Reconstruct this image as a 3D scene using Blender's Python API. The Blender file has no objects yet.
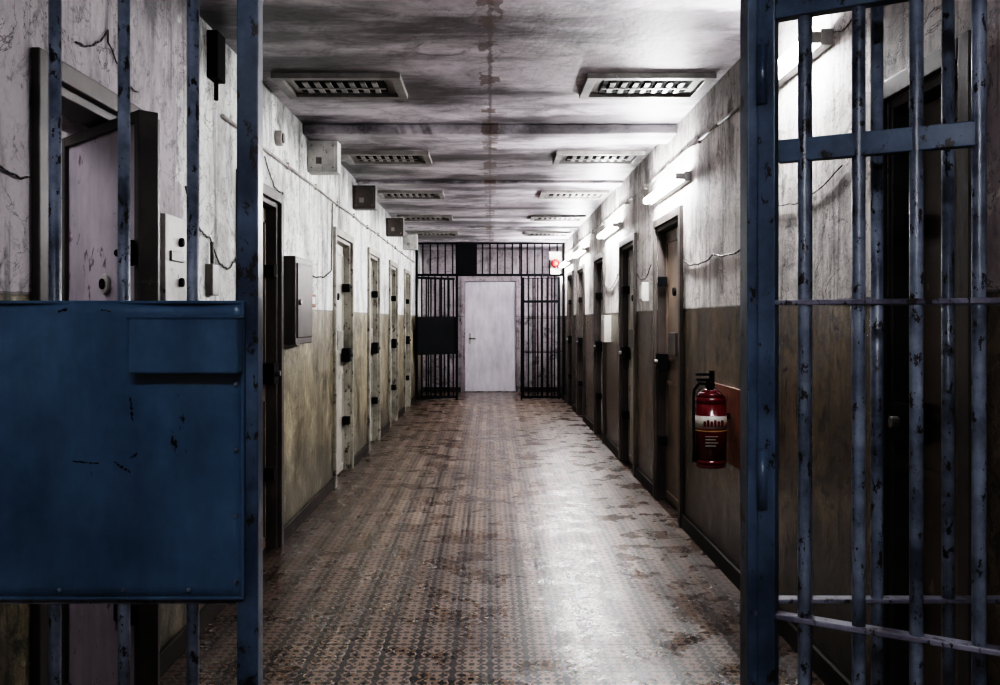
import bpy, bmesh, math, random
from mathutils import Vector, Matrix
random.seed(4)
F=900.0; CZ=1.35
XW=1.26; H=2.67; D0=1.7; D1=15.2; YB=16.9; YF=-2.6
S=bpy.context.scene

# ---------------- materials ----------------
class NT:
    def __init__(s,name):
        s.m=bpy.data.materials.new(name); s.m.use_nodes=True
        s.t=s.m.node_tree; s.b=s.t.nodes['Principled BSDF']
        s.tc=s.t.nodes.new('ShaderNodeTexCoord').outputs['Object']
    def lk(s,a,b): s.t.links.new(a,b)
    def setin(s,inp,v):
        if isinstance(v,bpy.types.NodeSocket): s.lk(v,inp)
        else: inp.default_value=v
    def noise(s,scale,detail=6,rough=.6,mp=None,loc=(0,0,0),dist=0):
        n=s.t.nodes.new('ShaderNodeTexNoise'); n.inputs['Scale'].default_value=scale
        n.inputs['Detail'].default_value=detail; n.inputs['Roughness'].default_value=rough
        n.inputs['Distortion'].default_value=dist
        m=s.t.nodes.new('ShaderNodeMapping'); m.inputs['Scale'].default_value=mp or (1,1,1)
        m.inputs['Location'].default_value=loc
        s.lk(s.tc,m.inputs['Vector']); s.lk(m.outputs[0],n.inputs['Vector'])
        return n.outputs['Fac']
    def ramp(s,f,stops,interp='LINEAR'):
        r=s.t.nodes.new('ShaderNodeValToRGB'); r.color_ramp.interpolation=interp
        e=r.color_ramp.elements
        while len(e)<len(stops): e.new(.5)
        for i,(p,c) in enumerate(stops):
            e[i].position=p
            if not hasattr(c,'__len__'): c=(c,c,c)
            e[i].color=(c[0],c[1],c[2],1)
        s.lk(f,r.inputs[0]); return r.outputs[0]
    def mix(s,f,a,b,mode='MIX'):
        n=s.t.nodes.new('ShaderNodeMix'); n.data_type='RGBA'; n.blend_type=mode
        s.setin(n.inputs[0],f)
        for i,v in ((6,a),(7,b)):
            if isinstance(v,tuple) and len(v)==3: v=(*v,1)
            s.setin(n.inputs[i],v)
        return n.outputs[2]
    def math(s,op,a,b=0.0,c=None):
        n=s.t.nodes.new('ShaderNodeMath'); n.operation=op
        s.setin(n.inputs[0],a); s.setin(n.inputs[1],b)
        if c is not None: s.setin(n.inputs[2],c)
        return n.outputs[0]
    def sep(s):
        n=s.t.nodes.new('ShaderNodeSeparateXYZ'); s.lk(s.tc,n.inputs[0]); return n.outputs
    def bump(s,h,st=.3,d=.01):
        n=s.t.nodes.new('ShaderNodeBump'); n.inputs['Strength'].default_value=st
        n.inputs['Distance'].default_value=d; s.lk(h,n.inputs['Height'])
        s.lk(n.outputs[0],s.b.inputs['Normal'])
    def out(s,col,rough=.5,metal=0.0,spec=None):
        s.setin(s.b.inputs['Base Color'],(*col,1) if isinstance(col,tuple) else col)
        s.setin(s.b.inputs['Roughness'],rough); s.setin(s.b.inputs['Metallic'],metal)
        if spec is not None: s.b.inputs['Specular IOR Level'].default_value=spec
        return s.m

def wallmat(name,up0,up1,lo0,lo1,near=None,grime=.45,lowrough=.35,peelamt=.55):
    n=NT(name); x,y,z=n.sep()
    big=n.noise(1.6,10,.72,dist=.4); fine=n.noise(22,8,.7); mid=n.noise(5,9,.75,loc=(3,1,8),dist=.6)
    mid2=n.noise(9,10,.8,loc=(7,4,2),dist=1.0)
    st=n.noise(1,8,.7,mp=(2.2,2.2,.9),dist=.5); drip=n.noise(1,6,.65,mp=(13,13,.9),loc=(3,1,0))
    u=n.ramp(big,[(.38,up0),(.52,up1)])
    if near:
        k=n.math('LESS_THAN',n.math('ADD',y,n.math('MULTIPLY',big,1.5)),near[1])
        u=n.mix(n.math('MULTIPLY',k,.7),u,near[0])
    l=n.ramp(big,[(.34,lo0),(.6,lo1)])
    l=n.mix(n.ramp(mid,[(.54,0),(.58,peelamt)]),l,tuple(min(1,c*1.5+.06) for c in lo1))
    l=n.mix(n.ramp(mid,[(.40,.85),(.46,0)]),l,tuple(c*.3 for c in lo0))
    u=n.mix(n.ramp(mid,[(.39,.65),(.43,0)]),u,tuple(c*.38 for c in up0))
    zz=n.math('ADD',z,n.math('MULTIPLY',n.math('SUBTRACT',fine,.5),.012))
    k=n.math('GREATER_THAN',zz,1.42)
    cn=n.noise(1.9,7,.6,loc=(9,2,5),dist=1.4)
    cr=n.math('LESS_THAN',n.math('ABSOLUTE',n.math('SUBTRACT',cn,.5)),.0035)
    c=n.mix(k,l,u)
    c=n.mix(n.math('MULTIPLY',cr,.65),c,(.05,.04,.035))
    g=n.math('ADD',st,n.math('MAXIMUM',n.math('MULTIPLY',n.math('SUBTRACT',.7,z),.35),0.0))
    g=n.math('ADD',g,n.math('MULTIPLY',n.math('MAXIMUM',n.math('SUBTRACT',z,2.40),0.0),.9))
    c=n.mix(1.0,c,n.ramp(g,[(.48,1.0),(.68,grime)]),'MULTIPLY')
    c=n.mix(.9,c,n.ramp(drip,[(.54,1.0),(.66,.38)]),'MULTIPLY')
    c=n.mix(.85,c,n.ramp(mid2,[(.34,.3),(.47,1.0)]),'MULTIPLY')
    c=n.mix(.75,c,n.ramp(fine,[(.33,.3),(.40,1.0)]),'MULTIPLY')
    ln=n.math('LESS_THAN',n.math('ABSOLUTE',n.math('SUBTRACT',zz,1.42)),.006)
    c=n.mix(n.math('MULTIPLY',ln,.6),c,(.05,.04,.03))
    n.bump(n.math('ADD',n.math('MULTIPLY',fine,.6),n.math('ADD',mid,n.math('MULTIPLY',big,2))),.6,.014)
    return n.out(c,n.mix(k,(lowrough,)*3,(.7,)*3))

M={}
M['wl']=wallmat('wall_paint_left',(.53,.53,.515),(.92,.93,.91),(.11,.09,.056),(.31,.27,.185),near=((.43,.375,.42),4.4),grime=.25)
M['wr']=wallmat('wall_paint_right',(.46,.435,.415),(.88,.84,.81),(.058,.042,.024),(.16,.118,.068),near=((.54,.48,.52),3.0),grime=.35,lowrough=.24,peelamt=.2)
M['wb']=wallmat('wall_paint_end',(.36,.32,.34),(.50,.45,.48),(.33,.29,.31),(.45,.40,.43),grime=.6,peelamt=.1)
def ceil():
    n=NT('ceiling_plaster'); x,y,z=n.sep()
    big=n.noise(1.0,9,.7,dist=.5); fine=n.noise(18,8,.7); st=n.noise(1,7,.65,mp=(.55,1.7,1),loc=(2,7,0)); mid=n.noise(4,9,.75,loc=(1,5,3),dist=.8)
    c=n.ramp(big,[(.34,(.21,.195,.215)),(.56,(.60,.56,.60))])
    c=n.mix(1,c,n.ramp(st,[(.43,1.0),(.57,.18)]),'MULTIPLY')
    c=n.mix(.85,c,n.ramp(mid,[(.36,.32),(.50,1.0)]),'MULTIPLY')
    c=n.mix(.6,c,n.ramp(fine,[(.32,.4),(.40,1.0)]),'MULTIPLY')
    d=n.math('ABSOLUTE',n.math('ADD',x,n.math('MULTIPLY',n.math('SUBTRACT',fine,.5),.06)))
    crack=n.math('LESS_THAN',d,.010)
    pat=n.math('MULTIPLY',n.math('LESS_THAN',d,.055),n.math('GREATER_THAN',n.noise(5,3),.54))
    c=n.mix(n.math('MULTIPLY',crack,.65),c,(.07,.055,.05)); c=n.mix(n.math('MULTIPLY',pat,.75),c,(.08,.055,.045))
    n.bump(n.math('ADD',fine,big),.4,.012)
    return n.out(c,.40)
M['ceil']=ceil()
def floor():
    n=NT('floor_patterned_tile'); x,y,z=n.sep()
    P=2*math.pi
    def co(a,k,ph=0): return n.math('COSINE',n.math('ADD',n.math('MULTIPLY',a,P*k),ph))
    s=1/.072
    a=n.math('MULTIPLY',co(x,s),co(y,s))
    b=n.math('MULTIPLY',n.math('ADD',co(x,2*s),co(y,2*s)),.65)
    c3=n.math('MULTIPLY',n.math('MULTIPLY',co(x,3*s),co(y,2*s)),.7)
    c4=n.math('MULTIPLY',co(x,s/2),.45)
    f=n.math('ADD',n.math('ADD',a,b),n.math('ADD',c3,c4))
    fine=n.noise(40,6,.7); big=n.noise(1.1,6,.6); sc=n.noise(3.5,8,.7); wv=n.noise(1.6,2,.5)
    f=n.math('ADD',f,n.math('MULTIPLY',n.math('SUBTRACT',fine,.5),1.8))
    m=n.ramp(n.math('ADD',n.math('MULTIPLY',f,.3),.5),[(.40,0),(.50,1)])
    lt=n.ramp(sc,[(.3,(.20,.137,.10)),(.7,(.36,.26,.20))])
    c=n.mix(m,lt,(.017,.012,.010))
    def grid(q,w):
        gx=n.math('ABSOLUTE',n.math('SUBTRACT',n.math('FRACT',n.math('DIVIDE',x,q)),.5))
        gy=n.math('ABSOLUTE',n.math('SUBTRACT',n.math('FRACT',n.math('DIVIDE',y,q)),.5))
        return n.math('GREATER_THAN',n.math('MAXIMUM',gx,gy),w)
    c=n.mix(n.math('MULTIPLY',grid(.144,.462),.7),c,(.013,.009,.007))
    c=n.mix(n.math('MULTIPLY',grid(.288,.480),.85),c,(.010,.007,.006))
    c=n.mix(1,c,n.ramp(big,[(.35,.58),(.65,1.0)]),'MULTIPLY')
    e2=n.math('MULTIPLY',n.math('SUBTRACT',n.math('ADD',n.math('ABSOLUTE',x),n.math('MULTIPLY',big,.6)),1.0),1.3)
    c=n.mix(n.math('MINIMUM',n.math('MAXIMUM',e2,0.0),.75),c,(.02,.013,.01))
    n.bump(n.math('ADD',n.math('ADD',n.math('MULTIPLY',m,-.7),n.math('MULTIPLY',wv,5)),n.math('MULTIPLY',sc,1.8)),.45,.008)
    return n.out(c,n.ramp(sc,[(.38,.18),(.62,.42)]),spec=.62)
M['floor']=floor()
def metal(name,c0,c1,chip,rough=.38,thr=.66,scale=3,spec=.6):
    n=NT(name)
    big=n.noise(scale,8,.65); ch=n.noise(scale*6,7,.7,mp=(1,1,.55),loc=(5,2,1)); st=n.noise(1,5,.6,mp=(14,14,3))
    c=n.ramp(big,[(.35,c0),(.62,c1)])
    c=n.mix(.4,c,n.ramp(st,[(.4,1.0),(.7,.5)]),'MULTIPLY')
    c=n.mix(n.ramp(ch,[(thr,0),(thr+.02,1)]),c,chip)
    n.bump(n.math('ADD',ch,big),.25,.004)
    return n.out(c,rough,.0,spec)
M['blue']=metal('blue_gate_paint',(.03,.058,.095),(.12,.185,.265),(.012,.01,.01),.3,.59,5)
M['bluebar']=metal('blue_bar_paint',(.06,.08,.11),(.29,.35,.43),(.012,.011,.012),.28,.57,9)
M['bluepanel']=metal('blue_panel_paint',(.042,.098,.16),(.11,.205,.305),(.010,.013,.018),.26,.655,1.6)
M['black']=metal('black_iron',(.002,.0025,.003),(.006,.0065,.008),(.02,.015,.012),.8,spec=.1)
M['rail']=metal('worn_iron_rail',(.07,.07,.10),(.30,.31,.38),(.02,.012,.012),.3,.57,8)
M['purple']=metal('purple_door_paint',(.29,.265,.30),(.49,.46,.50),(.09,.05,.05),.4,.61,2)
M['brown']=metal('brown_door_paint',(.07,.048,.035),(.16,.115,.085),(.25,.2,.15),.4,.66,2)
M['olive']=metal('olive_door_paint',(.24,.23,.20),(.52,.50,.45),(.06,.045,.035),.4,.60,2)
M['frame']=metal('dark_frame_paint',(.022,.018,.016),(.065,.052,.045),(.16,.13,.10),.45,.66,4)
M['oframe']=metal('olive_frame_paint',(.13,.12,.10),(.36,.34,.29),(.03,.025,.02),.45,.58,4)
M['greyplate']=metal('grey_plate',(.28,.28,.27),(.58,.57,.54),(.08,.06,.05),.45,.63,5)
M['vent']=metal('vent_metal',(.07,.063,.06),(.20,.19,.18),(.32,.3,.28),.4,.64,4)
M['red']=metal('extinguisher_red',(.08,.003,.006),(.16,.005,.009),(.03,.008,.01),.16,.78,3)
M['rust']=metal('rust_board',(.16,.055,.025),(.30,.115,.05),(.05,.02,.01),.6,.60,4)
M['label']=metal('label_white',(.5,.48,.44),(.7,.68,.62),(.5,.45,.4),.4,.8,6)
M['yellow']=metal('label_yellow',(.5,.4,.1),(.6,.5,.2),(.3,.2,.1),.4,.8,6)
M['white']=metal('white_door_paint',(.62,.60,.66),(.84,.82,.88),(.5,.45,.45),.45,.78,1.2)
M['cable']=metal('cable_rubber',(.02,.018,.016),(.06,.05,.045),(.1,.09,.08),.5)
M['conduit']=metal('painted_conduit',(.22,.20,.19),(.5,.47,.44),(.08,.05,.04),.45)
M['skirt']=metal('skirting_paint',(.010,.008,.007),(.03,.023,.019),(.09,.07,.055),.6,spec=.2)
M['redlamp']=metal('red_lens',(.55,.03,.03),(.7,.06,.05),(.3,.05,.05),.2)
def emis(name,col,st):
    n=NT(name); n.b.inputs['Base Color'].default_value=(.8,.8,.8,1)
    n.b.inputs['Emission Color'].default_value=(*col,1); n.b.inputs['Emission Strength'].default_value=st
    return n.m
M['tube']=emis('fluorescent_tube_glow',(.985,.985,1.0),175)
M['tubeN']=emis('fluorescent_tube_glow_short',(.985,.985,1.0),120)
M['tubeB']=emis('fluorescent_tube_glow_cool',(.97,.95,1.0),58)
M['fillC']=emis('added_cell_fill_glow',(.98,.95,1.0),36)  # glow of the added fill light in the cell

# ---------------- mesh builder ----------------
class MB:
    def __init__(s): s.bm=bmesh.new(); s.mats=[]
    def mi(s,m):
        m=M[m]
        if m not in s.mats: s.mats.append(m)
        return s.mats.index(m)
    def box(s,lo,hi,mat,mx=None):
        k=s.mi(mat); vs=[]
        for i in range(8):
            v=Vector((hi[0] if i&1 else lo[0],hi[1] if i&2 else lo[1],hi[2] if i&4 else lo[2]))
            if mx: v=mx@v
            vs.append(s.bm.verts.new(v))
        for f in ((0,2,3,1),(4,5,7,6),(0,1,5,4),(2,6,7,3),(0,4,6,2),(1,3,7,5)):
            fc=s.bm.faces.new([vs[i] for i in f]); fc.material_index=k
        return s
    def cyl(s,p0,p1,r,mat,seg=12,r2=None,mx=None):
        k=s.mi(mat); p0=Vector(p0); p1=Vector(p1); r2=r if r2 is None else r2
        d=(p1-p0).normalized(); a=Vector((0,0,1)) if abs(d.z)<.9 else Vector((1,0,0))
        u=d.cross(a).normalized(); w=d.cross(u)
        A=[];B=[]
        for i in range(seg):
            t=2*math.pi*i/seg; o=u*math.cos(t)+w*math.sin(t)
            q0=p0+o*r; q1=p1+o*r2
            if mx: q0=mx@q0; q1=mx@q1
            A.append(s.bm.verts.new(q0)); B.append(s.bm.verts.new(q1))
        for i in range(seg):
            j=(i+1)%seg
            f=s.bm.faces.new([A[i],B[i],B[j],A[j]]); f.material_index=k; f.smooth=True
        f=s.bm.faces.new(A); f.material_index=k
        f=s.bm.faces.new(B[::-1]); f.material_index=k
        return s
    def path(s,pts,r,mat,seg=6):
        for a,b in zip(pts[:-1],pts[1:]): s.cyl(a,b,r,mat,seg)
        return s
    def sph(s,c,r,mat,sc=(1,1,1)):
        k=s.mi(mat); g=bmesh.ops.create_uvsphere(s.bm,u_segments=16,v_segments=10,radius=r)
        for v in g['verts']: v.co=Vector((v.co.x*sc[0],v.co.y*sc[1],v.co.z*sc[2]))+Vector(c)
        for v in g['verts']:
            for f in v.link_faces: f.material_index=k; f.smooth=True
        return s
    def done(s,name,parent=None,bev=0,at=(0,0,0)):
        bmesh.ops.recalc_face_normals(s.bm,faces=s.bm.faces)
        me=bpy.data.meshes.new(name); s.bm.to_mesh(me); s.bm.free()
        for m in s.mats: me.materials.append(m)
        o=bpy.data.objects.new(name,me); S.collection.objects.link(o)
        if parent: o.parent=parent
        if bev:
            b=o.modifiers.new('bevel','BEVEL'); b.width=bev; b.segments=2; b.limit_method='ANGLE'; b.angle_limit=math.radians(50)
        return o
def empty(name):
    e=bpy.data.objects.new(name,None); S.collection.objects.link(e); return e
def sag(a,b,d,n=14,jit=.0):
    a=Vector(a);b=Vector(b);out=[]
    for i in range(n+1):
        t=i/n; p=a.lerp(b,t); p.z-=d*4*t*(1-t)
        if 0<i<n: p.z+=random.uniform(-jit,jit)
        out.append(p)
    return out

# ---------------- room shell ----------------
T=.30; DT=2.04
LD=[(2.53,3.31),(4.52,5.34),(7.28,8.12),(9.3,10.1),(11.25,12.05),(13.2,14.0)]
RD=[(2.38,2.85),(5.92,6.78),(7.78,8.6),(9.9,10.7),(12.0,12.8),(13.6,14.4)]
def wall(side,doors,name,mat):
    b=MB(); x0,x1=(XW,XW+T) if side>0 else (-XW-T,-XW)
    y=YF
    for a,c in doors:
        b.box((x0,y,0),(x1,a,H),mat); b.box((x0,a,DT),(x1,c,H),mat); y=c
    b.box((x0,y,0),(x1,YB,H),mat); return b.done(name)
wall(-1,LD,'wall_left','wl'); wall(1,RD,'wall_right','wr')
b=MB(); b.box((-XW-T,YB,0),(-.47,YB+.2,H),'wb').box((.49,YB,0),(XW+T,YB+.2,H),'wb').box((-.47,YB,2.08),(.49,YB+.2,H),'wb'); b.done('wall_back')
MB().box((-XW-T,YF-.2,0),(XW+T,YF,H),'wl').done('wall_front')
MB().box((-3.8,YF-.2,-.1),(XW+T,YB+.2,0),'floor').done('floor')
MB().box((-3.8,YF-.2,H),(XW+T,YB+.2,H+.15),'ceil').done('ceiling')
b=MB(); b.box((-3.8,1.9,0),(-3.7,4.3,H),'wl').box((-3.7,1.8,0),(-XW-T,1.9,H),'wl').box((-3.7,4.2,0),(-XW-T,4.3,H),'wl'); b.done('wall_cell')
for i,(y,w_,dz) in enumerate(((6.05,.34,.07),(8.5,.22,.03),(12.75,.28,.03),(14.7,.28,.03))):
    MB().box((-XW,y,H-dz),(XW,y+w_,H),'ceil').done('trim_%d'%(i+1),bev=.010)
def skirt(side,doors,name):
    b=MB(); x0,x1=(XW-.018,XW) if side>0 else (-XW,-XW+.018); y=YF
    for a,c in doors+[(YB,YB)]:
        b.box((x0,y,0),(x1,a-.07 if a<YB else a,.09),'skirt'); y=c+.07
    b.done(name,bev=.004)
skirt(-1,LD,'baseboard_left'); skirt(1,RD,'baseboard_right')
MB().box((-XW,YB-.018,0),(-.55,YB,.09),'skirt').box((.57,YB-.018,0),(XW,YB,.09),'skirt').done('baseboard_back')

# ---------------- cell doors ----------------
def celldoor(side,a,c,n,leaf,frame='frame',closed=True):
    e=empty('door_%d'%n); s=side
    def bx(b,xa,xb,y0,y1,z0,z1,m):
        b.box((min(s*xa,s*xb),y0,z0),(max(s*xa,s*xb),y1,z1),m)
    b=MB(); w=.06
    bx(b,XW-.025,XW,a-w,a,0,DT+w,frame); bx(b,XW-.025,XW,c,c+w,0,DT+w,frame); bx(b,XW-.025,XW,a,c,DT,DT+w,frame)
    bx(b,XW,XW+.12,a,a+.03,0,DT,frame); bx(b,XW,XW+.12,c-.03,c,0,DT,frame); bx(b,XW,XW+.12,a+.03,c-.03,DT-.03,DT,frame)
    b.done('door_frame',e,.004)
    if closed:
        b=MB(); y0,y1=a+.035,c-.035
        bx(b,XW+.06,XW+.11,y0,y1,.01,DT-.035,leaf)
        for z0,z1 in ((.06,.9),(1.05,DT-.1)):
            for yy in (y0+.04,y1-.065): bx(b,XW+.05,XW+.06,yy,yy+.025,z0,z1,leaf)
            for zz in (z0,z1-.025): bx(b,XW+.05,XW+.06,y0+.04,y1-.04,zz,zz+.025,leaf)
        b.done('leaf',e,.003)
        b=MB(); ym=(y0+y1)/2
        if c-a>.6:
            bx(b,XW+.02,XW+.05,ym-.13,ym+.13,1.1,1.26,frame)
            b.cyl((s*(XW+.03),ym,1.55),(s*(XW+.05),ym,1.55),.03,'black')
        bx(b,XW-.02,XW+.05,y1-.14,y1-.02,.98,1.10,'black')
        bx(b,XW-.01,XW+.05,y1-.10,y1-.03,1.60,1.67,'black')
        bx(b,XW-.01,XW+.05,y1-.10,y1-.03,.42,.49,'black')
        b.cyl((s*(XW-.045),y1-.08,1.04),(s*(XW-.02),y1-.08,1.04),.018,'vent')
        for z in (.25,1.0,1.8): b.cyl((s*(XW+.03),y0+.012,z),(s*(XW+.03),y0+.012,z+.12),.014,'black')
        b.done('bolts_and_hinges',e,.003)
    return e
nd=1
for i,(a,c) in enumerate(LD):
    e=celldoor(-1,a,c,nd,'brown' if i==1 else 'olive',frame='frame' if i<2 else 'oframe',closed=(i!=0)); nd+=1
    if i==0:
        p0=Vector((-1.535,3.255,0)); p1=Vector((-1.085,2.81,0)); d=(p1-p0); L=d.length
        mx=Matrix.Translation(p0)@Matrix.Rotation(math.atan2(d.y,d.x),4,'Z')
        b=MB(); zt=DT-.035
        b.box((0,0,.012),(L,.04,zt),'purple',mx)
        b.box((L-.03,-.014,.012),(L+.004,.05,zt),'frame',mx); b.box((0,-.014,.012),(.03,0,zt),'frame',mx)
        b.box((.03,-.014,zt-.035),(L-.03,0,zt),'frame',mx); b.box((.03,-.014,.012),(L-.03,0,.05),'frame',mx)
        b.cyl((.36,-.012,1.47),(.36,0,1.47),.035,'greyplate',mx=mx); b.cyl((.36,-.02,1.47),(.36,-.012,1.47),.018,'black',mx=mx)
        b.cyl((L-.07,-.05,1.56),(L+.02,-.05,1.56),.012,'black',mx=mx)
        b.box((L-.06,-.05,1.52),(L-.02,-.014,1.60),'black',mx)
        b.box((L-.10,-.05,.40),(L-.01,-.014,.46),'black',mx)
        b.box((.22,-.045,1.02),(.46,-.0,1.18),'purple',mx)
        b.done('leaf',e,.003)
for i,(a,c) in enumerate(RD):
    celldoor(1,a,c,nd,'brown' if i in(0,1) else 'olive' ); nd+=1
# end door
e=empty('door_%d'%nd)
b=MB(); b.box((-.465,YB+.02,.01),(.485,YB+.07,2.07),'white'); b.done('leaf',e,.004)
b=MB(); b.box((-.54,YB-.03,0),(-.47,YB,2.15),'wb').box((.49,YB-.03,0),(.56,YB,2.15),'wb').box((-.47,YB-.03,2.08),(.49,YB,2.15),'wb'); b.done('door_frame',e,.004)
b=MB(); b.cyl((-.38,YB+.02,1.0),(-.38,YB-.04,1.0),.012,'black').cyl((-.38,YB-.04,1.0),(-.27,YB-.04,1.0),.011,'black').box((-.40,YB+.012,.9),(-.36,YB+.02,1.1),'greyplate'); b.done('handle',e)

# ---------------- gates ----------------
def X(px,D): return (px-490)*D/F
def gate(D,xl,xr,bars_l,bars_r,ang,leafbars,leafW,mat,barmat,panelmat,raxis,panel,near=True):
    e=empty('prison_gate'); zt=2.11
    br=.0115
    b=MB()
    p=.020
    b.box((xl-p,D-p,0),(xl+p,D+p,H),mat)
    b.box((xr-.011,D-.022,0),(xr+.012,D+.03,H),mat)
    b.box((-XW,D-.02,0),(-XW+.04,D+.02,H),mat); b.box((XW-.04,D-.02,0),(XW,D+.02,H),mat)
    b.box((-XW+.04,D-.02,zt-.02),(XW-.04,D+.02,zt+.02),mat)
    b.box((-XW+.04,D-.02,H-.04),(XW-.04,D+.02,H),mat)
    b.box((-XW+.04,D-.02,.03),(xl-p,D+.02,.07),mat); b.box((xr+.012,D-.02,.03),(XW-.04,D+.02,.07),mat)
    b.done('frame',e,.003)
    b=MB()
    for x in bars_l+bars_r: b.cyl((x,D,.05),(x,D,zt-.01),br,barmat,14)
    n=int(2*XW/.125); 
    for i in range(1,n): b.cyl((-XW+2*XW*i/n,D,zt),(-XW+2*XW*i/n,D,H-.02),br,barmat,10)
    b.done('fixed_bars',e)
    b=MB()
    for z in (1.382,.822):
        b.box((-XW+.04,D-.016,z-.004),(xl-p,D+.016,z+.004),raxis)
        b.box((xr+.012,D-.014,z-.004),(XW-.04,D+.014,z+.004),raxis)
    b.done('cross_rails',e,.002)
    # sheet panel, slightly buckled
    x0,x1,z0,z1=panel
    k=MB(); mi=k.mi(panelmat); NX,NZ=26,26; yf=D-.026; g=[]
    def buck(u,v): return .006*math.sin(3.1*u*math.pi)*math.sin(2.3*v*math.pi+.6)
    for j in range(NZ+1):
        row=[]
        for i in range(NX+1):
            u=i/NX;v=j/NZ
            xx=x0+(x1-x0)*u; zz=z0+(z1-z0)*v
            if i==NX: xx+=.003*math.sin(v*17)
            row.append(k.bm.verts.new((xx,yf+buck(u,v),zz)))
        g.append(row)
    for j in range(NZ):
        for i in range(NX):
            f=k.bm.faces.new((g[j][i],g[j][i+1],g[j+1][i+1],g[j+1][i])); f.material_index=mi; f.smooth=True
    o=k.done('sheet_panel',e); s=o.modifiers.new('t','SOLIDIFY'); s.thickness=.004; s.offset=0
    if near:
        b=MB()  # paint chips and gouges on the sheet
        for (xa,za,xb,zb_) in ((-.668,1.206,-.665,1.162),(-.775,1.086,-.728,1.083),(-.700,1.086,-.668,1.066),(-.668,1.094,-.655,1.102),(-.80,1.367,-.785,1.369),(-.72,1.368,-.70,1.366)):
            for q in range(5):
                t0=q/5; t1=(q+random.uniform(.6,1.0))/5
                def pt(t):
                    xx=xa+(xb-xa)*t+random.uniform(-.0015,.0015); zz=za+(zb_-za)*t+random.uniform(-.0015,.0015)
                    return (xx,yf+buck((xx-x0)/(x1-x0),(zz-z0)/(z1-z0))-.0018,zz)
                b.cyl(pt(t0),pt(t1),random.uniform(.0008,.0026),'black',6)
        b.done('paint_chips',e)
    b=MB()
    b.box((x0,yf-.006,z1-.004),(x1+.002,yf+.012,z1+.002),panelmat); b.box((x0,yf-.006,z0-.003),(x1+.002,yf+.012,z0+.003),panelmat)
    b.box((x1-.004,yf-.006,z0),(x1+.003,yf+.012,z1),panelmat)
    for i in range(5):
        z=z0+.03+(z1-z0-.06)*i/4
        b.cyl((x1-.012,yf-.010,z),(x1-.012,yf,z),.004,barmat,8)
    for i in range(4):
        b.cyl((x1-.10-.12*i,yf-.008,z0+.015),(x1-.10-.12*i,yf,z0+.015),.004,barmat,8)
    b.done('panel_edges',e,.0015)
    b=MB()  # lock box
    lx0,lx1,lz0,lz1=x1-.196,x1+.002,z1-.131,z1-.027
    b.box((lx0,yf-.05,lz0),(lx1,yf-.005,lz1),panelmat)
    b.box((lx0-.003,yf-.053,lz1-.006),(lx1+.003,yf-.005,lz1+.002),panelmat)
    b.done('lock_box',e,.006)
    # hinged leaf
    mx=Matrix.Translation((xr,D-.005,0))@Matrix.Rotation(ang,4,'Z')
    b=MB()
    b.box((.016,-.016,.03),(.048,.016,zt-.04),mat,mx)
    for t in leafbars: b.cyl((t,0,.05),(t,0,zt-.05),.0115,barmat,14,mx=mx)
    b.box((leafW-.04,-.018,.03),(leafW,.018,zt-.04),mat,mx)
    b.done('leaf_bars',e,.002)
    b=MB()
    b.box((.052,-.010,1.640),(leafbars[3] if near else leafW-.04,.010,1.682),mat,mx)
    if near: b.box((.048,-.014,1.905),(leafW-.04,.014,1.94),mat,mx)
    for z in (1.382,.803,.06,zt-.06): b.box((.0,-.014,z-.005),(leafW-.04,.014,z+.005),raxis,mx)
    b.done('leaf_rails',e,.002)
    b=MB()
    for z in (.35,1.0,1.75): b.cyl((xr+.014,D-.03,z),(xr+.014,D-.03,z+.11),.010,mat,12)
    b.done('hinges',e)
    return e
bl=[X(p,D0) for p in (193,124,55,-14,-83,-150)]
brr=[X(p,D0) for p in (806,877,948,1019,1090,1150)]
A=-math.asin(.206/.4035)
gate(D0,X(250,D0),X(750,D0),bl,brr,A,[.097,.19,.283,.378,.47,.56,.65],.76,'blue','bluebar','bluepanel','rail',(-.99,X(242.5,1.668),.834,1.384))
g2=gate(D1,-.56,.53,[-1.15,-1.04,-.93,-.82,-.71],[.65,.76,.87,.98,1.09],math.radians(-14),[.12,.2,.28,.36,.44,.52],.66,'black','black','black','black',(-1.24,-.57,.78,1.40),near=False)
b=MB(); b.box((-.56,D1-.05,2.13),(-.22,D1-.022,H),'black'); b.done('lock_housing',g2,.003)
b=MB(); mx=Matrix.Translation((-.60,D1-.06,0))@Matrix.Rotation(math.radians(217),4,'Z')
for t in [0.02+.09*i for i in range(9)]: b.cyl((t,0,.05),(t,0,2.05),.012,'black',8,mx=mx)
for z in (.06,.8,1.38,2.04): b.box((0,-.015,z-.018),(.76,.015,z+.018),'black',mx)
b.box((.02,.016,.78),(.74,.022,1.40),'black',mx)
b.done('left_leaf',g2)
b=MB(); b.box((1.0,D1-.05,2.36),(1.2,D1-.022,2.5),'label').cyl((1.1,D1-.08,2.30),(1.1,D1-.05,2.30),.05,'redlamp').sph((1.1,D1-.09,2.30),.075,'redlamp'); b.box((1.02,D1-.05,2.12),(1.18,D1-.022,2.22),'label'); b.done('alarm_light',bev=.004)

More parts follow.
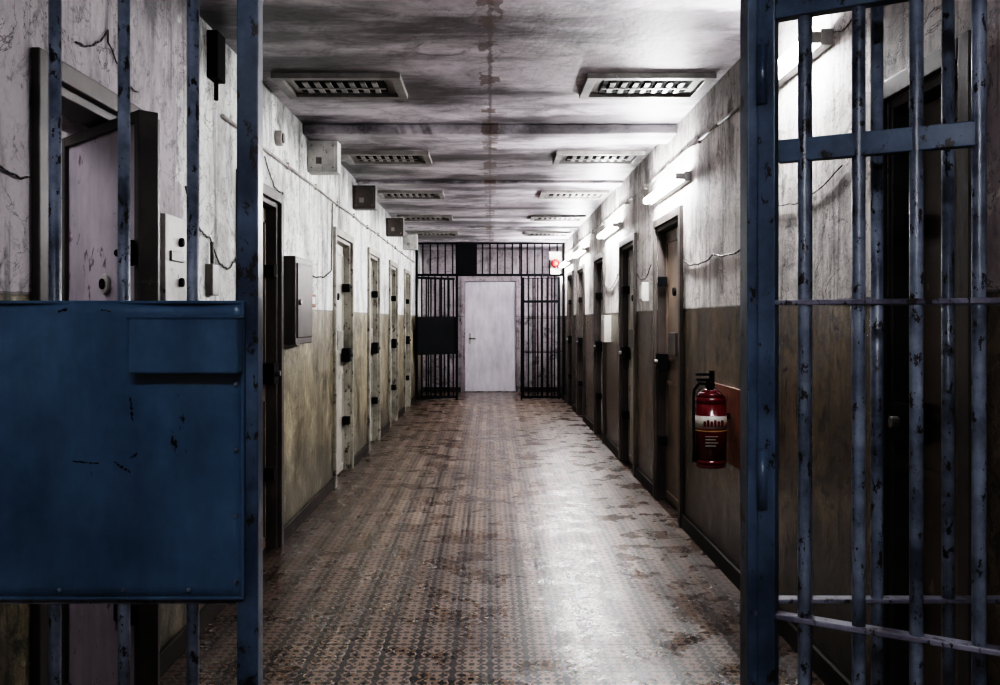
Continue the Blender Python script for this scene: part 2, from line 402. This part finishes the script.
# ---------------- lights ----------------
def tube(yc,z,mat='tube',L=1.2,r=.022):
    xw=XW-.001; b=MB()
    b.box((xw-.045,yc-L/2,z-.03),(xw,yc+L/2,z+.03),'greyplate')
    for yy in (yc-L/2+.015,yc+L/2-.015):
        b.box((xw-.10,yy-.010,z-.02),(xw-.045,yy+.010,z+.02),'label')
    b.cyl((xw-.078,yc-L/2+.025,z),(xw-.078,yc+L/2-.025,z),r,mat,10)
    b.done('fluorescent_light',bev=.002)
tube(3.60,2.39,'tubeN',L=.6,r=.022)
for y in (6.22,9.12,12.05,14.4): tube(y,2.25)
tube(16.0,2.2,'tubeB',L=.9)
def ctube(x,y,mat='tubeB',L=1.2):
    b=MB(); z=H
    b.box((x-L/2,y-.05,z-.05),(x+L/2,y+.05,z),'greyplate')
    for xx in (x-L/2+.02,x+L/2-.02): b.box((xx-.014,y-.045,z-.10),(xx+.014,y+.045,z-.05),'greyplate')
    for yy in (y-.028,y+.028): b.cyl((x-L/2+.034,yy,z-.085),(x+L/2-.034,yy,z-.085),.014,mat,10)
    b.done('unseen_ceiling_light',bev=.002)
ctube(0,-.9); ctube(-2.6,2.75,'fillC')  # the one in the cell is an unseen fill, added to brighten the open leaf

# ---------------- ceiling vents ----------------
for side in (-1,1):
    for y in (4.80,7.02,9.15,11.3,13.4):
        x0,x1=(-1.17,-.48) if side<0 else (.52,1.21)
        d=.46; b=MB(); w=.05; z0=H-.03
        b.box((x0,y,z0),(x1,y+w,H),'vent').box((x0,y+d-w,z0),(x1,y+d,H),'vent').box((x0,y+w,z0),(x0+w,y+d-w,H),'vent').box((x1-w,y+w,z0),(x1,y+d-w,H),'vent')
        b.box((x0+w,y+w,H-.008),(x1-w,y+d-w,H),'vent')
        b.box((x0+w+.05,y+w+.05,H-.016),(x1-w-.05,y+d-w-.05,H-.008),'black')
        for i in range(7):
            xx=x0+w+.09+i*(x1-x0-2*w-.21)/6
            b.box((xx,y+w+.07,H-.026),(xx+.03,y+d-w-.07,H-.016),'vent')
        b.box((x0+w+.05,y+d/2-.012,H-.03),(x1-w-.05,y+d/2+.012,H-.026),'vent')
        b.done('ceiling_vent',bev=.003)

# ---------------- wall boxes ----------------
def box_obj(name,lo,hi,mat,extra=None,bev=.006):
    b=MB(); b.box(lo,hi,mat)
    if extra: extra(b)
    return b.done(name,bev=bev)
for k,(y,m) in enumerate(((6.2,'greyplate'),(8.25,'frame'),(10.9,'frame'),(13.0,'greyplate'))):
    zb=2.37; y0=y; xo=-XW+.002
    def ex(b,y=y0,m=m):
        b.box((xo+.018,y-.008,zb+.018),(xo+.190,y,H-.105),m)
        for xx in (.03,.178):
            for zz in (.03,.18): b.cyl((xo+xx,y-.013,zb+zz),(xo+xx,y-.008,zb+zz),.006,'vent',8)
        b.box((xo+.06,y-.013,zb+.055),(xo+.10,y-.008,zb+.10),'vent')
    box_obj('junction_box',(xo,y0,zb),(xo+.208,y0+.14,H-.085),m,ex)
def ex(b):
    b.box((-XW+.08,5.49,1.24),(-XW+.09,5.93,1.70),'frame')
    b.cyl((-XW+.09,5.53,1.46),(-XW+.105,5.53,1.46),.018,'greyplate')
box_obj('electrical_cabinet',(-XW,5.46,1.2),(-XW+.08,5.96,1.74),'frame',ex)
box_obj('light_switch',(-XW,6.15,1.44),(-XW+.03,6.36,1.53),'rust',lambda b:b.box((-XW+.03,6.2,1.46),(-XW+.036,6.31,1.51),'label'))
b=MB(); b.cyl((-XW,5.30,2.42),(-XW+.04,5.30,2.42),.045,'conduit',18).cyl((-XW+.04,5.30,2.42),(-XW+.05,5.30,2.42),.03,'vent'); b.done('wall_bell',bev=.003)
def ex(b):
    for z in (1.66,1.5): b.cyl((-XW+.02,3.6,z),(-XW+.035,3.6,z),.018,'black')
    b.box((-XW+.02,3.48,1.58),(-XW+.03,3.62,1.62),'vent')
box_obj('intercom_panel',(-XW,3.44,1.42),(-XW+.02,3.68,1.76),'greyplate',ex,.003)
box_obj('cable_box',(-XW,4.0,2.43),(-XW+.05,4.12,2.64),'black',lambda b:b.cyl((-XW+.025,4.06,2.34),(-XW+.025,4.06,2.43),.01,'black'),.004)
box_obj('cable_box',(-XW,3.98,1.46),(-XW+.035,4.07,1.60),'vent',lambda b:b.cyl((-XW+.018,4.02,1.60),(-XW+.018,4.02,1.7),.008,'cable'),.004)
box_obj('wall_box',(XW-.07,9.35,1.12),(XW,9.65,1.40),'label',lambda b:b.box((XW-.075,9.4,1.17),(XW-.07,9.6,1.35),'greyplate'),.004)
box_obj('wall_box',(XW-.05,7.15,1.5),(XW,7.3,1.65),'greyplate',lambda b:b.box((XW-.055,7.17,1.52),(XW-.05,7.28,1.63),'label'),.004)

# conduits and cables
def conduit(x,y0,y1,z,name,r=.009,s=1):
    b=MB(); pts=[Vector((x,y0+(y1-y0)*i/24,z+random.uniform(-.006,.006))) for i in range(25)]
    b.path(pts,r,'conduit',8)
    for i in range(1,24,2):
        p=pts[i]; b.box((min(x-s*.011,x+s*.009),p.y-.01,p.z-.02),(max(x-s*.011,x+s*.009),p.y+.01,p.z+.02),'conduit')
    b.done(name)
conduit(XW-.011,4.0,15,2.42,'conduit_pipe'); conduit(-XW+.011,4.2,15,2.30,'conduit_pipe',s=-1)
def cable(pts,name='wall_cable',r=.006): MB().path(pts,r,'cable').done(name)
cx=-XW+.008
cable(sag((cx,5.98,1.72),(cx,7.1,1.74),.07,jit=.008)+sag((cx,7.1,1.74),(cx,7.15,2.28),0,4,.003),r=.005)
cable(sag((cx,3.7,1.9),(cx,4.0,1.72),.05,jit=.006)+sag((cx,4.02,1.72),(cx,4.44,1.66),.09,jit=.008),r=.004)
cable(sag((cx,2.72,2.19),(cx,2.95,2.30),.03,8,.006)+sag((cx,2.95,2.26),(cx,3.2,2.16),.02,8,.008),r=.003)
cable(sag((cx,2.25,1.76),(cx,2.45,1.74),.02,8,.005),r=.003)
cable(sag((cx,5.0,2.26),(cx,5.44,2.12),.06,12,.008)+sag((cx,5.44,2.12),(cx,5.44,1.5),0,4),r=.004)
cx=XW-.008
cable(sag((cx,4.3,1.74),(cx,5.05,1.72),.04,jit=.006)+sag((cx,5.05,1.72),(cx,5.82,1.73),.04,jit=.006),r=.005)
cable(sag((cx,7.0,1.78),(cx,7.65,1.74),.08,jit=.006),r=.005); cable(sag((cx,8.8,1.8),(cx,9.8,1.74),.09,jit=.006),r=.005)
cable(sag((cx,3.0,2.46),(cx,3.28,2.40),.05,8,.006),r=.003); cable(sag((cx,3.2,1.9),(cx,3.95,1.86),.05,12,.006),r=.0025)

# ---------------- fire extinguisher ----------------
MB().box((XW-.012,4.42,.60),(XW,5.05,1.0),'rust').done('extinguisher_backboard',bev=.002)
e=empty('fire_extinguisher'); cx,cy=1.150,4.70; zb=.585
b=MB(); prof=[(.0,.074),(.015,.082),(.04,.084),(.33,.084),(.365,.078),(.39,.055),(.405,.03)]
for (a,r),(c,r2) in zip(prof[:-1],prof[1:]): b.cyl((cx,cy,zb+a),(cx,cy,zb+c),r,'red',32,r2)
b.done('cylinder_body',e)
b=MB(); b.cyl((cx,cy,zb+.27),(cx,cy,zb+.205),.0848,'label',32)
for i in range(6): b.box((cx-.055+.018*i,cy-.0865,zb+.218),(cx-.043+.018*i,cy-.083,zb+.245+.006*(i%2)),'red')
b.cyl((cx,cy,zb+.19),(cx,cy,zb+.196),.0849,'yellow',32)
for i in range(4): b.box((cx-.045,cy-.0855,zb+.165-.016*i),(cx+.02-.012*(i%2),cy-.080,zb+.168-.016*i),'label')
b.done('labels',e)
b=MB(); b.cyl((cx,cy,zb+.40),(cx,cy,zb+.445),.022,'black',16)
b.box((cx-.07,cy-.012,zb+.445),(cx+.02,cy+.012,zb+.46),'black'); b.box((cx-.075,cy-.011,zb+.475),(cx+.015,cy+.011,zb+.487),'black',)
b.box((cx-.005,cy-.011,zb+.455),(cx+.02,cy+.011,zb+.50),'black')
b.cyl((cx,cy-.02,zb+.43),(cx,cy-.05,zb+.43),.014,'black',14)
b.path([(cx-.02,cy,zb+.43),(cx-.06,cy-.01,zb+.435),(cx-.090,cy-.02,zb+.40),(cx-.094,cy-.03,zb+.30),(cx-.092,cy-.03,zb+.15),(cx-.088,cy-.03,zb+.10)],.007,'black',10)
b.cyl((cx-.088,cy-.03,zb+.12),(cx-.088,cy-.03,zb+.03),.009,'black',10,.013)
b.box((cx+.08,cy-.03,zb+.25),(XW-.012,cy+.03,zb+.28),'black')
b.done('valve_hose_bracket',e,.001)

# ---------------- world & camera ----------------
w=bpy.data.worlds.new('World'); S.world=w; w.use_nodes=True
w.node_tree.nodes['Background'].inputs[0].default_value=(.02,.02,.025,1)
cam=bpy.data.cameras.new('camera'); co=bpy.data.objects.new('camera',cam); S.collection.objects.link(co)
co.location=(0,0,CZ); co.rotation_euler=(math.pi/2,0,0)
cam.sensor_width=36; cam.lens=F*36/1000; cam.shift_x=.010; cam.shift_y=-.0225; cam.clip_start=.05
S.camera=co
S.view_settings.view_transform='Filmic'; S.view_settings.look='Very High Contrast'; S.view_settings.exposure=.68
